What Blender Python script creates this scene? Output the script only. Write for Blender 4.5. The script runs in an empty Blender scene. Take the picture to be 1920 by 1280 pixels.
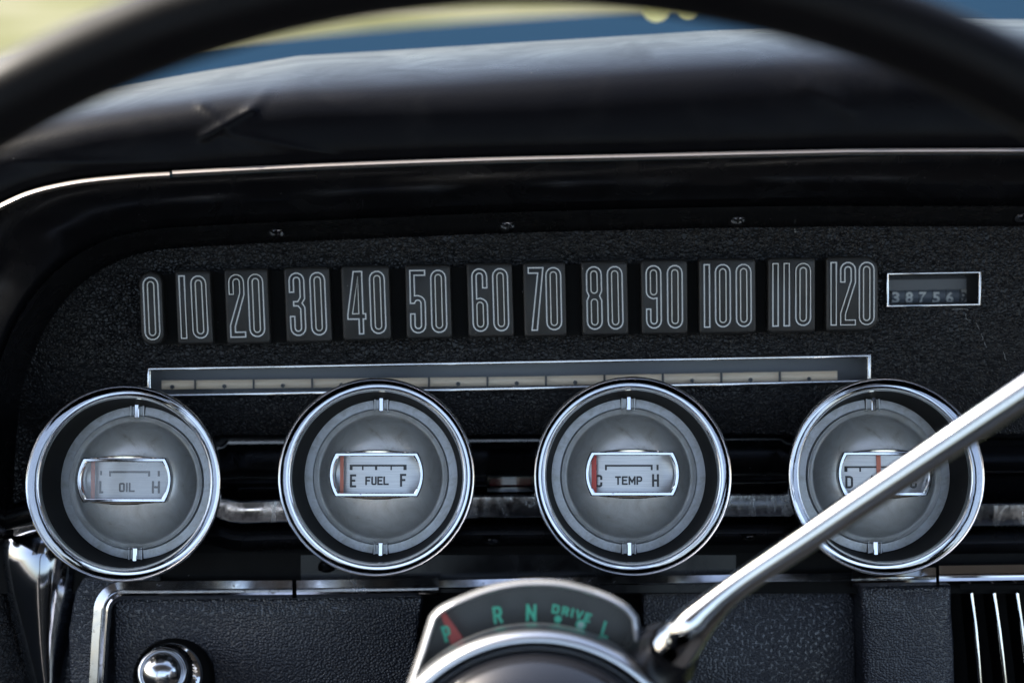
import bpy, bmesh, math, random
from mathutils import Vector, Matrix
random.seed(7)
sc = bpy.context.scene
col = sc.collection
R = math.radians
# ------------------------------------------------------------------ camera, sky, sun, exposure
# Everything is modelled in the frame of the instrument panel (x right, y into the dash, z up the
# panel); the panel leans back, so at the end every thing is turned by LEAN about the x axis.
D = 0.70            # camera to panel, metres
S = 0.0002          # metres on the panel per photograph pixel
LEAN = R(-14)
ROT = Matrix.Rotation(LEAN, 4, 'X')
cam = bpy.data.cameras.new('camera'); camo = bpy.data.objects.new('camera', cam); col.objects.link(camo)
camo.matrix_world = ROT @ Matrix.Translation((0, -D, 0)) @ Matrix.Rotation(R(90), 4, 'X')
cam.sensor_width = 36; cam.sensor_fit = 'HORIZONTAL'; cam.lens = 36 * D / (1920 * S)
cam.clip_start = 0.01; cam.clip_end = 2000
cam.dof.use_dof = True; cam.dof.focus_distance = 0.672; cam.dof.aperture_fstop = 5.6; cam.dof.aperture_blades = 9
sc.camera = camo
SUN_EL, SUN_AZ = R(42.5), R(-65)      # azimuth from +y (ahead of the car), towards +x
w = bpy.data.worlds.new('World'); sc.world = w; w.use_nodes = True
nt = w.node_tree; nt.nodes.clear()
sky = nt.nodes.new('ShaderNodeTexSky'); sky.sky_type = 'NISHITA'; sky.sun_disc = False
sky.dust_density = 2.2; sky.ozone_density = .7; sky.sun_elevation = SUN_EL; sky.sun_rotation = SUN_AZ
bg = nt.nodes.new('ShaderNodeBackground'); bg.inputs['Strength'].default_value = 0.15
wo = nt.nodes.new('ShaderNodeOutputWorld')
hs = nt.nodes.new('ShaderNodeHueSaturation'); hs.inputs['Saturation'].default_value = .85
nt.links.new(sky.outputs[0], hs.inputs['Color']); nt.links.new(hs.outputs[0], bg.inputs[0]); nt.links.new(bg.outputs[0], wo.inputs[0])
sun = bpy.data.lights.new('sun', 'SUN'); sun.energy = 4.0; sun.angle = R(0.5); sun.color = (1, .93, .82)
suno = bpy.data.objects.new('sun', sun); col.objects.link(suno)
sd = Vector((math.sin(SUN_AZ) * math.cos(SUN_EL), math.cos(SUN_AZ) * math.cos(SUN_EL), math.sin(SUN_EL)))
suno.rotation_euler = sd.to_track_quat('Z', 'Y').to_euler()
sc.view_settings.view_transform = 'Standard'; sc.view_settings.look = 'None'
sc.view_settings.exposure = 1.6; sc.view_settings.gamma = 1; sc.view_settings.use_curve_mapping = False
sc.render.engine = 'CYCLES'
sc.cycles.use_denoising = True
sc.cycles.max_bounces = 8; sc.cycles.glossy_bounces = 5; sc.cycles.transparent_max_bounces = 12
sc.cycles.sample_clamp_indirect = 4; sc.cycles.caustics_reflective = False; sc.cycles.caustics_refractive = False

# ------------------------------------------------------------------ helpers
def at(px, py, y=0.0):
    """photograph pixel on the plane at depth y -> metres in the panel frame"""
    k = S * (D + y) / D
    return Vector(((px - 960) * k, y, (640 - py) * k))

class MB:
    def __init__(s): s.v = []; s.f = []
    def verts(s, pts):
        n = len(s.v); s.v += [Vector(p) for p in pts]; return list(range(n, n + len(pts)))
    def face(s, pts): s.f.append(s.verts(pts))
    def loft(s, rows, closed=False, cap0=False, cap1=False):
        idx = [s.verts(r) for r in rows]; n = len(rows[0])
        for a, b in zip(idx[:-1], idx[1:]):
            for i in range(n if closed else n - 1):
                j = (i + 1) % n
                s.f.append([a[i], a[j], b[j], b[i]])
        if cap0: s.f.append(list(idx[0]))
        if cap1: s.f.append(list(idx[-1])[::-1])
    def box(s, a, b):
        x0, y0, z0 = a; x1, y1, z1 = b
        s.loft([[(x0, y0, z0), (x1, y0, z0), (x1, y0, z1), (x0, y0, z1)], [(x0, y1, z0), (x1, y1, z0), (x1, y1, z1), (x0, y1, z1)]], True, True, True)
    def prism(s, pts, y0, y1, edge=0.0):
        """outline given as points on y0 -> solid back to y1, with a small chamfer"""
        pts = [Vector(p) for p in pts]
        c = sum(pts, Vector()) / len(pts)
        def at_y(y, k):
            out = []
            for p in pts:
                q = p.copy(); q.y = y
                dx = Vector((p.x - c.x, 0, p.z - c.z)); L = dx.length
                if L > 1e-9: q -= dx / L * k
                out.append(q)
            return out
        if edge: s.loft([at_y(y0, edge), at_y(y0 + edge * .3, edge * .3), at_y(y0 + edge, 0), at_y(y1, 0)], True, True, True)
        else: s.loft([at_y(y0, 0), at_y(y1, 0)], True, True, True)
    def tube(s, path, radii, n=20, caps=True):
        path = [Vector(p) for p in path]; rows = []
        up = Vector((0.13, .2, 1)).normalized()
        for i, p in enumerate(path):
            t = (path[min(i + 1, len(path) - 1)] - path[max(i - 1, 0)]).normalized()
            a = t.cross(up).normalized(); b = t.cross(a).normalized()
            r = radii[i] if hasattr(radii, '__len__') else radii
            rows.append([p + (a * math.cos(2 * math.pi * k / n) + b * math.sin(2 * math.pi * k / n)) * r for k in range(n)])
        s.loft(rows, True, caps, caps)
    def lathe(s, prof, c=(0, 0, 0), n=96, cap0=False, cap1=False, a0=0, a1=None):
        """prof: (radius, y) about an axis along y through c"""
        c = Vector(c); rows = []
        for r, y in prof:
            rows.append([c + Vector((r * math.cos(2 * math.pi * k / n), y, r * math.sin(2 * math.pi * k / n))) for k in range(n)])
        s.loft(rows, True, cap0, cap1)
    def ribbon(s, pts, wd, y, th=0.0, closed=True):
        """flat line of width wd along 2-D metres (x,z), raised by th towards the viewer"""
        pts = [Vector((p[0], p[1])) for p in pts]
        q = [pts[0]]
        for p in pts[1:]:
            if (p - q[-1]).length > 1e-6: q.append(p)
        if closed and (q[0] - q[-1]).length < 1e-6: q.pop()
        pts = q; n = len(pts); L = []; Rr = []
        for i in range(n):
            a = pts[i - 1] if (closed or i > 0) else pts[i]
            b = pts[(i + 1) % n] if (closed or i < n - 1) else pts[i]
            d1 = (pts[i] - a); d2 = (b - pts[i])
            if d1.length < 1e-9: d1 = d2
            if d2.length < 1e-9: d2 = d1
            d1 = d1.normalized(); d2 = d2.normalized()
            n1 = Vector((-d1.y, d1.x)); n2 = Vector((-d2.y, d2.x)); m = (n1 + n2)
            if m.length < 1e-6: m = n1
            m = m.normalized(); k = min(1 / max(m.dot(n1), .35), 2.2)
            L.append(pts[i] + m * wd / 2 * k); Rr.append(pts[i] - m * wd / 2 * k)
        f = lambda P, yy: [(p.x, yy, p.y) for p in P]
        def cl(r): return r + [r[0]] if closed else r
        rows = [cl(f(L, y)), cl(f(L, y - th)), cl(f(Rr, y - th)), cl(f(Rr, y))] if th else [cl(f(L, y)), cl(f(Rr, y))]
        s.loft(rows)
    def build(s, name, mat, parent=None, smooth=30, bevel=0, sub=0, label=None, cat=None, group=None, kind=None, origin=None):
        me = bpy.data.meshes.new(name)
        if parent is not None: off = ORG[parent.name]
        elif origin is not None: off = Vector(origin)
        else:
            lo = [min(v[i] for v in s.v) for i in range(3)]; hi = [max(v[i] for v in s.v) for i in range(3)]
            off = Vector([(a + b) / 2 for a, b in zip(lo, hi)])
        me.from_pydata([tuple(v - off) for v in s.v], [], s.f)
        bm = bmesh.new(); bm.from_mesh(me); bmesh.ops.remove_doubles(bm, verts=bm.verts, dist=1e-7)
        bmesh.ops.recalc_face_normals(bm, faces=bm.faces); bm.to_mesh(me); bm.free()
        if smooth:
            me.polygons.foreach_set('use_smooth', [True] * len(me.polygons))
            me.set_sharp_from_angle(angle=R(smooth))
        me.materials.append(mat)
        o = bpy.data.objects.new(name, me); col.objects.link(o)
        if parent is not None: o.parent = parent
        else: o.location = off
        ORG[o.name] = off
        if bevel:
            m = o.modifiers.new('bevel', 'BEVEL'); m.width = bevel; m.segments = 2; m.limit_method = 'ANGLE'; m.angle_limit = R(40)
        if sub:
            m = o.modifiers.new('subsurf', 'SUBSURF'); m.levels = sub; m.render_levels = sub
        if label: o['label'] = label
        if cat: o['category'] = cat
        if group: o['group'] = group
        if kind: o['kind'] = kind
        return o
ORG = {}
def thing(name, label, cat, loc, group=None):
    o = bpy.data.objects.new(name, None); col.objects.link(o); o.location = loc; o.empty_display_size = .01
    ORG[o.name] = Vector(loc); o['label'] = label; o['category'] = cat
    if group: o['group'] = group
    return o

def text_mb(mb, txt, cx, cz, height, y, width=None, bold=0.0, rot=0, extr=0.0):
    """solid lettering centred on (cx,cz), facing the viewer"""
    cu = bpy.data.curves.new('t', 'FONT'); cu.body = txt; cu.size = 1; cu.offset = bold; cu.resolution_u = 5
    o = bpy.data.objects.new('t', cu); col.objects.link(o)
    bpy.context.view_layer.update()
    dg = bpy.context.evaluated_depsgraph_get(); me = o.evaluated_get(dg).to_mesh()
    V = [v.co.copy() for v in me.vertices]; F = [list(p.vertices) for p in me.polygons]
    o.evaluated_get(dg).to_mesh_clear(); bpy.data.objects.remove(o); bpy.data.curves.remove(cu)
    x0 = min(v.x for v in V); x1 = max(v.x for v in V); y0 = min(v.y for v in V); y1 = max(v.y for v in V)
    kz = height / (y1 - y0); kx = kz * .62 if width is None else width / (x1 - x0)
    n = len(mb.v); c, s_ = math.cos(R(rot)), math.sin(R(rot))
    for v in V:
        X = (v.x - (x0 + x1) / 2) * kx; Z = (v.y - (y0 + y1) / 2) * kz
        mb.v.append(Vector((cx + X * c - Z * s_, y, cz + X * s_ + Z * c)))
    mb.f += [[i + n for i in f] for f in F]

def _oct(x0, z0, x1, z1, c=.22):
    cx = c * 1.0; cz = c * .45; return [(x0 + cx, z0), (x1 - cx, z0), (x1 - cx * .3, z0 + cz * .3), (x1, z0 + cz), (x1, z1 - cz), (x1 - cx * .3, z1 - cz * .3), (x1 - cx, z1), (x0 + cx, z1), (x0 + cx * .3, z1 - cz * .3), (x0, z1 - cz), (x0, z0 + cz), (x0 + cx * .3, z0 + cz * .3)]
GL = {  # strokes in a 1 x 1 cell: (closed?, points)
 'O': [(1, _oct(0, 0, 1, 1))], 'I': [(0, [(.5, 0), (.5, 1)])], 'L': [(0, [(0, 1), (0, 0), (1, 0)])], 'H': [(0, [(0, 0), (0, 1)]), (0, [(1, 0), (1, 1)]), (0, [(0, .5), (1, .5)])],
 'F': [(0, [(0, 0), (0, 1), (1, 1)]), (0, [(0, .52), (.8, .52)])], 'E': [(0, [(1, 0), (0, 0), (0, 1), (1, 1)]), (0, [(0, .52), (.8, .52)])],
 'U': [(0, [(0, 1), (0, .12), (.1, .03), (.3, 0), (.7, 0), (.9, .03), (1, .12), (1, 1)])], 'T': [(0, [(0, 1), (1, 1)]), (0, [(.5, 1), (.5, 0)])],
 'M': [(0, [(0, 0), (0, 1)]), (0, [(1, 0), (1, 1)]), (0, [(0, .96), (.5, .3), (1, .96)])], 'N': [(0, [(0, 0), (0, 1)]), (0, [(1, 0), (1, 1)]), (0, [(0, 1), (1, 0)])],
 'P': [(0, [(0, 0), (0, 1), (.7, 1), (.93, .93), (1, .85), (1, .6), (.93, .5), (.7, .43), (0, .43)])],
 'R': [(0, [(0, 0), (0, 1), (.7, 1), (.93, .93), (1, .85), (1, .62), (.93, .53), (.7, .46), (0, .46)]), (0, [(.6, .46), (1, 0)])],
 'D': [(1, [(0, 0), (0, 1), (.65, 1), (.92, .93), (1, .82), (1, .18), (.92, .07), (.65, 0)])], 'A': [(0, [(0, 0), (.5, 1), (1, 0)]), (0, [(.2, .32), (.8, .32)])],
 'C': [(0, [(1, .72), (1, .88), (.85, .97), (.65, 1), (.35, 1), (.15, .97), (0, .88), (0, .12), (.15, .03), (.35, 0), (.65, 0), (.85, .03), (1, .12), (1, .28)])],
 'V': [(0, [(0, 1), (.5, 0), (1, 1)])]}
def strokes_mb(mb, txt, cx, cz, height, y, width, wt, rot=0, gap=.38):
    ws = [{'I': .12, 'M': 1.3}.get(ch, 1.0) for ch in txt]; tot = sum(ws) + gap * (len(txt) - 1) * 1.6
    u = (width - wt) / tot if len(txt) > 1 else (width - wt) / ws[0]; x = -(width - wt) / 2; dy = 0; c, s_ = math.cos(R(rot)), math.sin(R(rot)); hh = height - wt
    for ch, w_ in zip(txt, ws):
        for closed, P in GL[ch]:
            Q = []
            for a, b in P:
                X = x + a * w_ * u; Z = (b - .5) * hh
                if not closed: pass
                Q.append((cx + X * c - Z * s_, cz + X * s_ + Z * c))
            if not closed:      # square ends
                for i0, i1 in ((0, 1), (-1, -2)):
                    e = Vector((Q[i0][0] - Q[i1][0], Q[i0][1] - Q[i1][1])).normalized() * wt * .5
                    Q[i0] = (Q[i0][0] + e.x, Q[i0][1] + e.y)
            mb.ribbon(Q, wt, y - dy, closed=bool(closed)); dy += .000015
        x += (w_ + gap * 1.6) * u

def sweep(path, prof, smooth_path=0):
    """path: photograph pixels (px,py); prof: (offset px to the left of travel, depth y). -> rows for loft"""
    P = [Vector(p) for p in path]; rows = []
    for i, p in enumerate(P):
        d1 = (P[i] - P[i - 1]) if i else (P[1] - P[0]); d2 = (P[i + 1] - P[i]) if i < len(P) - 1 else d1
        d1 = d1.normalized(); d2 = d2.normalized(); m = (Vector((d1.y, -d1.x)) + Vector((d2.y, -d2.x))).normalized()
        k = 1 / max(m.dot(Vector((d1.y, -d1.x))), .4)
        rows.append([at(p.x + m.x * o * k, p.y + m.y * o * k, y) for o, y in prof])
    return rows
def arc(cx, cy, r, a0, a1, n=8):
    return [(cx + r * math.cos(R(a0 + (a1 - a0) * i / n)), cy + r * math.sin(R(a0 + (a1 - a0) * i / n))) for i in range(n + 1)]
def spline(pts, n=8):
    out = []; P = [Vector(p) for p in pts]
    for i in range(len(P) - 1):
        p0 = P[max(i - 1, 0)]; p1 = P[i]; p2 = P[i + 1]; p3 = P[min(i + 2, len(P) - 1)]
        for k in range(n):
            t = k / n
            out.append(.5 * ((2 * p1) + (p2 - p0) * t + (2 * p0 - 5 * p1 + 4 * p2 - p3) * t * t + (3 * p1 - p0 - 3 * p2 + p3) * t ** 3))
    out.append(P[-1]); return out
def lerp_line(pts, x):
    for (a, b), (c, d) in zip(pts[:-1], pts[1:]):
        if x <= c or (c, d) == pts[-1]: return b + (d - b) * (x - a) / (c - a)

# ------------------------------------------------------------------ materials
def mat(name, base=(.5, .5, .5), rough=.5, metal=0, spec=.5, coat=0, fn=None):
    m = bpy.data.materials.new(name); m.use_nodes = True; n = m.node_tree; b = n.nodes['Principled BSDF']
    b.inputs['Base Color'].default_value = (*base, 1); b.inputs['Roughness'].default_value = rough
    b.inputs['Metallic'].default_value = metal; b.inputs['Specular IOR Level'].default_value = spec
    b.inputs['Coat Weight'].default_value = coat; b.inputs['Coat Roughness'].default_value = .05
    if fn: fn(n, b)
    return m
def tc(n, scale=(1, 1, 1)):
    t = n.nodes.new('ShaderNodeTexCoord'); mp = n.nodes.new('ShaderNodeMapping'); mp.inputs['Scale'].default_value = scale
    n.links.new(t.outputs['Object'], mp.inputs[0]); return mp.outputs[0]
def noise(n, vec, sc_, det=4, rough=.5, dist=0):
    t = n.nodes.new('ShaderNodeTexNoise'); t.inputs['Scale'].default_value = sc_; t.inputs['Detail'].default_value = det
    t.inputs['Roughness'].default_value = rough; t.inputs['Distortion'].default_value = dist
    n.links.new(vec, t.inputs['Vector']); return t.outputs['Fac']
def ramp(n, fac, stops):
    r = n.nodes.new('ShaderNodeValToRGB'); n.links.new(fac, r.inputs[0])
    while len(r.color_ramp.elements) < len(stops): r.color_ramp.elements.new(.5)
    for e, (p, c) in zip(r.color_ramp.elements, stops):
        e.position = p; e.color = (c, c, c, 1) if not hasattr(c, '__len__') else (*c, 1)
    return r.outputs[0]
def math_(n, op, a, b):
    m = n.nodes.new('ShaderNodeMath'); m.operation = op
    for i, v in enumerate((a, b)):
        if hasattr(v, 'links'): n.links.new(v, m.inputs[i])
        else: m.inputs[i].default_value = v
    return m.outputs[0]
def bump(n, b, h, strength=.5, dist=.0003):
    m = n.nodes.new('ShaderNodeBump'); m.inputs['Strength'].default_value = strength; m.inputs['Distance'].default_value = dist
    n.links.new(h, m.inputs['Height']); n.links.new(m.outputs[0], b.inputs['Normal'])
def specks(n, b, vec, base, dust, scale=900, thr=.77, patch=.05):
    """sparse pale dust specks plus faint scuffed patches"""
    f = noise(n, vec, scale, 2, .5); s1 = ramp(n, f, [(thr, 0.0), (thr + .03, 1.0)])
    g = ramp(n, noise(n, vec, 38, 5, .65, .6), [(.5, 0.0), (.75, .3)])
    mx = n.nodes.new('ShaderNodeMix'); mx.data_type = 'RGBA'; mx.inputs[6].default_value = (*base, 1); mx.inputs[7].default_value = (*dust, 1)
    n.links.new(math_(n, 'MAXIMUM', s1, math_(n, 'MULTIPLY', g, patch)), mx.inputs[0]); n.links.new(mx.outputs[2], b.inputs['Base Color'])

def f_wrinkle(n, b):
    v = tc(n, (1, 1, 1.2)); nz = n.nodes.new('ShaderNodeTexNoise'); nz.inputs['Scale'].default_value = 330; nz.inputs['Detail'].default_value = 2
    n.links.new(v, nz.inputs['Vector'])
    vm = n.nodes.new('ShaderNodeVectorMath'); vm.operation = 'MULTIPLY_ADD'; vm.inputs[1].default_value = (.0045, .0045, .0045)
    n.links.new(nz.outputs['Color'], vm.inputs[0]); n.links.new(v, vm.inputs[2])
    t = n.nodes.new('ShaderNodeTexVoronoi'); t.feature = 'DISTANCE_TO_EDGE'; t.inputs['Scale'].default_value = 640; n.links.new(vm.outputs[0], t.inputs['Vector'])
    c = ramp(n, t.outputs['Distance'], [(0, 0.0), (.22, 1.0)])
    big = noise(n, v, 60, 3, .5, .4)
    bump(n, b, math_(n, 'ADD', c, math_(n, 'MULTIPLY', big, .8)), .8, .00030)
    specks(n, b, v, (.003, .0032, .0045), (.25, .25, .25), 760, .79)
    n.links.new(ramp(n, noise(n, v, 60, 4), [(.3, .28), (.7, .44)]), b.inputs['Roughness'])
VINYL = mat('wrinkled_vinyl', (.012, .0125, .015), .4, spec=.32, fn=f_wrinkle)
def f_pebble(sc_, st):
    def f(n, b):
        v = tc(n, (1, 1, 1)); t = n.nodes.new('ShaderNodeTexVoronoi'); t.voronoi_dimensions = '2D'; t.inputs['Scale'].default_value = sc_
        t.inputs['Randomness'].default_value = .95
        m2 = n.nodes.new('ShaderNodeMapping'); m2.inputs['Rotation'].default_value = (R(90), 0, 0); m2.inputs['Scale'].default_value = (1, 1.1, 1); n.links.new(v, m2.inputs[0]); n.links.new(m2.outputs[0], t.inputs['Vector'])
        h = ramp(n, t.outputs['Distance'], [(.15, 1.0), (.62, 0.0)])
        h = math_(n, 'ADD', h, math_(n, 'MULTIPLY', noise(n, v, 120, 2), .2))
        bump(n, b, h, st, .0004)
        specks(n, b, v, (.022, .024, .034), (.3, .3, .3), 800, .8)
        n.links.new(ramp(n, noise(n, v, 45, 5), [(.3, .28), (.7, .42)]), b.inputs['Roughness'])
    return f
LEATHER = mat('pebbled_vinyl', (.017, .018, .022), .36, spec=1.0, fn=f_pebble(1000, .85))
FINELEATHER = mat('fine_grain_vinyl', (.02, .021, .026), .40, spec=.9, fn=f_pebble(1150, .8))
def f_pad(n, b):
    v = tc(n); h = math_(n, 'ADD', noise(n, v, 900, 3), math_(n, 'MULTIPLY', noise(n, v, 22, 4, .6, .8), .25))
    bump(n, b, h, .10, .0005)
    specks(n, b, v, (.004, .004, .005), (.25, .24, .22), 500, .8)
    n.links.new(ramp(n, noise(n, v, 30, 5, .6, 1), [(.3, .26), (.7, .38)]), b.inputs['Roughness'])
PAD = mat('dash_pad_vinyl', (.013, .013, .015), .38, spec=.5, fn=f_pad); PAD.node_tree.nodes['Principled BSDF'].inputs['IOR'].default_value = 1.16
def f_blk(n, b):
    v = tc(n); specks(n, b, v, (.004, .004, .005), (.3, .3, .3), 700, .78)
    n.links.new(ramp(n, noise(n, v, 50, 5, .6, 1), [(.35, .16), (.7, .34)]), b.inputs['Roughness'])
BLACK = mat('satin_black', (.008, .008, .009), .25, spec=.3, fn=f_blk)
def f_matte(n, b): specks(n, b, tc(n), (.0045, .0045, .0045), (.3, .3, .3), 600, .78)
MATTE = mat('matte_black', (.010, .010, .010), .6, spec=.12, fn=f_matte)
GLOSS = mat('gloss_black', (.004, .004, .005), .08, coat=.5)
def f_chrome(n, b):
    v = tc(n)
    n.links.new(ramp(n, noise(n, v, 160, 6, .7, .7), [(.35, .035), (.62, .09), (.8, .3)]), b.inputs['Roughness'])
    bump(n, b, noise(n, v, 60, 2), .06, .0004)
    n.links.new(ramp(n, noise(n, v, 700, 3, .6), [(.68, (.78, .78, .79)), (.74, (.35, .34, .32))]), b.inputs['Base Color'])
CHROME = mat('chrome', (.78, .78, .79), .06, 1, fn=f_chrome)
def f_bez(n, b):
    v = tc(n); n.links.new(ramp(n, noise(n, v, 120, 5, .7, .7), [(.4, .02), (.66, .06), (.8, .22)]), b.inputs['Roughness'])
    bump(n, b, noise(n, v, 45, 3), .10, .0006)
    n.links.new(ramp(n, noise(n, v, 700, 3, .6), [(.70, (.84, .84, .85)), (.76, (.35, .34, .32))]), b.inputs['Base Color'])
BEZEL = mat('bezel_chrome', (.84, .84, .85), .03, 1, fn=f_bez)
def f_stain(n, b):
    v = tc(n, (1, 1, .6)); f = noise(n, v, 48, 7, .75, 1.6)
    n.links.new(ramp(n, f, [(.40, .05), (.55, .22), (.7, .5)]), b.inputs['Roughness'])
    n.links.new(ramp(n, noise(n, v, 300, 5, .75), [(.52, (.66, .71, .78)), (.70, (.22, .23, .25))]), b.inputs['Base Color'])
STAINED = mat('stained_chrome', (.5, .55, .62), .1, 1, fn=f_stain)
def f_pit(n, b):
    v = tc(n)
    n.links.new(ramp(n, noise(n, v, 55, 6, .72, 1.2), [(.36, .12), (.6, .24), (.75, .4)]), b.inputs['Roughness'])
    n.links.new(ramp(n, noise(n, v, 420, 4, .7), [(.60, (.62, .63, .66)), (.70, (.20, .19, .18))]), b.inputs['Base Color'])
PITTED = mat('aged_chrome', (.6, .6, .62), .1, 1, fn=f_pit)
def f_dome(n, b):
    v = tc(n)
    n.links.new(ramp(n, noise(n, v, 70, 6, .68, .6), [(.36, .32), (.75, .42)]), b.inputs['Roughness'])
    n.links.new(ramp(n, noise(n, v, 90, 6, .7, .8), [(.42, (.90, .90, .89)), (.60, (.78, .77, .74)), (.75, (.48, .44, .38))]), b.inputs['Base Color'])
DOME = mat('satin_silver', (.36, .37, .385), .33, .55, fn=f_dome)
def f_ring(n, b):
    v = tc(n)
    n.links.new(ramp(n, noise(n, v, 260, 6, .7, .5), [(.42, (.50, .51, .53)), (.7, (.34, .33, .31))]), b.inputs['Base Color'])
RING = mat('dull_aluminium', (.3, .31, .32), .42, .8, fn=f_ring)
def f_dial(n, b):
    v = tc(n, (1, 1, 60))
    n.links.new(ramp(n, noise(n, v, 60, 3, .6), [(.3, (.50, .50, .51)), (.7, (.66, .66, .66))]), b.inputs['Base Color'])
DIAL = mat('brushed_dial', (.6, .6, .6), .36, .75, fn=f_dial)
INK = mat('dial_ink', (.02, .02, .022), .5)
RED = mat('needle_red', (.9, .05, .02), .45)
WHITE = mat('numeral_white', (.76, .76, .73), .5)
def f_tile(n, b):
    v = tc(n); specks(n, b, v, (.020, .0195, .019), (.2, .19, .18), 520, .78)
    n.links.new(ramp(n, noise(n, v, 80, 5, .7, 1), [(.3, .36), (.7, .55)]), b.inputs['Roughness'])
    bump(n, b, noise(n, v, 1400, 3), .12, .0002)
TILE = mat('tile_black', (.017, .017, .018), .45, spec=.4, fn=f_tile)
GREEN = mat('indicator_green', (.05, .62, .38), .5)
PALE = mat('worn_white_dot', (.5, .72, .62), .5)
def f_cream(n, b):
    v = tc(n, (1, 1, 8)); n.links.new(ramp(n, noise(n, v, 90, 5, .6), [(.3, (.86, .66, .46)), (.7, (.97, .80, .60))]), b.inputs['Base Color'])
CREAM = mat('scale_cream', (.5, .42, .34), .5, fn=f_cream)
BACKBLUE = mat('window_backing', (.075, .085, .10), .3)
def f_rim(n, b): n.links.new(ramp(n, noise(n, tc(n), 40, 4), [(.3, .42), (.7, .55)]), b.inputs['Roughness'])
RIM = mat('wheel_rim_plastic', (.003, .003, .004), .33, spec=.15, fn=f_rim)
def glass(name, haze=0.0, tint=(1, 1, 1), rough=.02, refl=1.5):
    m = bpy.data.materials.new(name); m.use_nodes = True; n = m.node_tree; n.nodes.clear()
    out = n.nodes.new('ShaderNodeOutputMaterial'); tr = n.nodes.new('ShaderNodeBsdfTransparent'); tr.inputs[0].default_value = (*tint, 1)
    gl = n.nodes.new('ShaderNodeBsdfGlossy'); gl.inputs['Roughness'].default_value = rough
    fr = n.nodes.new('ShaderNodeFresnel'); fr.inputs['IOR'].default_value = refl
    df = n.nodes.new('ShaderNodeBsdfDiffuse'); df.inputs[0].default_value = (.75, .75, .76, 1)
    mh = n.nodes.new('ShaderNodeMixShader')
    f = noise(n, tc(n), 90, 5, .6, .4); n.links.new(math_(n, 'MULTIPLY', ramp(n, f, [(.3, .6), (.7, 1.0)]), haze), mh.inputs[0])
    n.links.new(tr.outputs[0], mh.inputs[1]); n.links.new(df.outputs[0], mh.inputs[2])
    mx = n.nodes.new('ShaderNodeMixShader'); n.links.new(fr.outputs[0], mx.inputs[0]); n.links.new(mh.outputs[0], mx.inputs[1]); n.links.new(gl.outputs[0], mx.inputs[2])
    n.links.new(mx.outputs[0], out.inputs[0]); return m
CLEAR = glass('clear_lens', .02, refl=1.3)
HAZY = glass('hazy_lens', .34)
DUSTY = glass('dusty_lens', .03, rough=.1, refl=1.22)
ACRYL = glass('acrylic_edge', .30, (.75, .77, .8), rough=.12)
# ------------------------------------------------------------------ setting: what stands beyond and behind
def f_grass(n, b):
    t = n.nodes.new('ShaderNodeTexCoord'); mp = n.nodes.new('ShaderNodeMapping'); n.links.new(t.outputs['Object'], mp.inputs[0])
    a = noise(n, mp.outputs[0], .35, 5, .65); g_ = ramp(n, a, [(.38, (.10, .10, .035)), (.5, (.15, .15, .07)), (.62, (.22, .205, .145))])
    p_ = ramp(n, noise(n, mp.outputs[0], 2.0, 6, .6), [(.3, (.36, .32, .27)), (.7, (.44, .39, .34))])
    sx = n.nodes.new('ShaderNodeSeparateXYZ'); n.links.new(t.outputs['Object'], sx.inputs[0])
    mx = n.nodes.new('ShaderNodeMix'); mx.data_type = 'RGBA'; n.links.new(math_(n, 'GREATER_THAN', sx.outputs[1], 0.3), mx.inputs[0])
    n.links.new(p_, mx.inputs[6]); n.links.new(g_, mx.inputs[7]); n.links.new(mx.outputs[2], b.inputs['Base Color'])
GRASS = mat('sunlit_grass', (.2, .24, .08), .9, spec=.1, fn=f_grass)
WORLD_OBJS = []
mb = MB(); mb.face([(-400, -400, -1.1), (400, -400, -1.1), (400, 400, -1.1), (-400, 400, -1.1)])
g = mb.build('ground', GRASS, kind='structure', smooth=0); WORLD_OBJS.append(g)

# front seat behind the photographer: black cushions, it is what the chrome reflects
SEAT = mat('seat_vinyl', (.010, .010, .012), .5)
mb = MB()
mb.box((-.62, -1.38, -.62), (.62, -1.22, .03))
t = mb.build('front_seat', SEAT, bevel=.06, label='black vinyl bench seat facing the instrument panel', cat='car seat'); WORLD_OBJS.append(t)
mb = MB(); mb.box((-.75, -1.35, -.62), (.95, -.75, -.42))
o = mb.build('cushion', SEAT, parent=t, bevel=.06)

# blue bonnet beyond the dash, seen between wheel rim and dash top
PAINT = mat('blue_paint', (.010, .025, .046), .6, spec=0.0); PAINT.node_tree.nodes['Principled BSDF'].inputs['IOR'].default_value = 1.01
mb = MB(); rows = []
for y_, z_ in ((.42, .055), (.7, .052), (1.1, .040), (1.5, .012), (1.75, -.012), (1.9, -.05), (2.0, -.14), (2.02, -.4)):
    rows.append([Vector((x, y_, z_ + x * .075 - .03 * x * x)) for x in [-.85 + i * .085 for i in range(21)]])
mb.loft(rows); o = mb.build('bonnet', PAINT, smooth=180, label='blue painted car bonnet, blurred beyond the dash top', cat='bonnet'); WORLD_OBJS.append(o)
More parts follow.
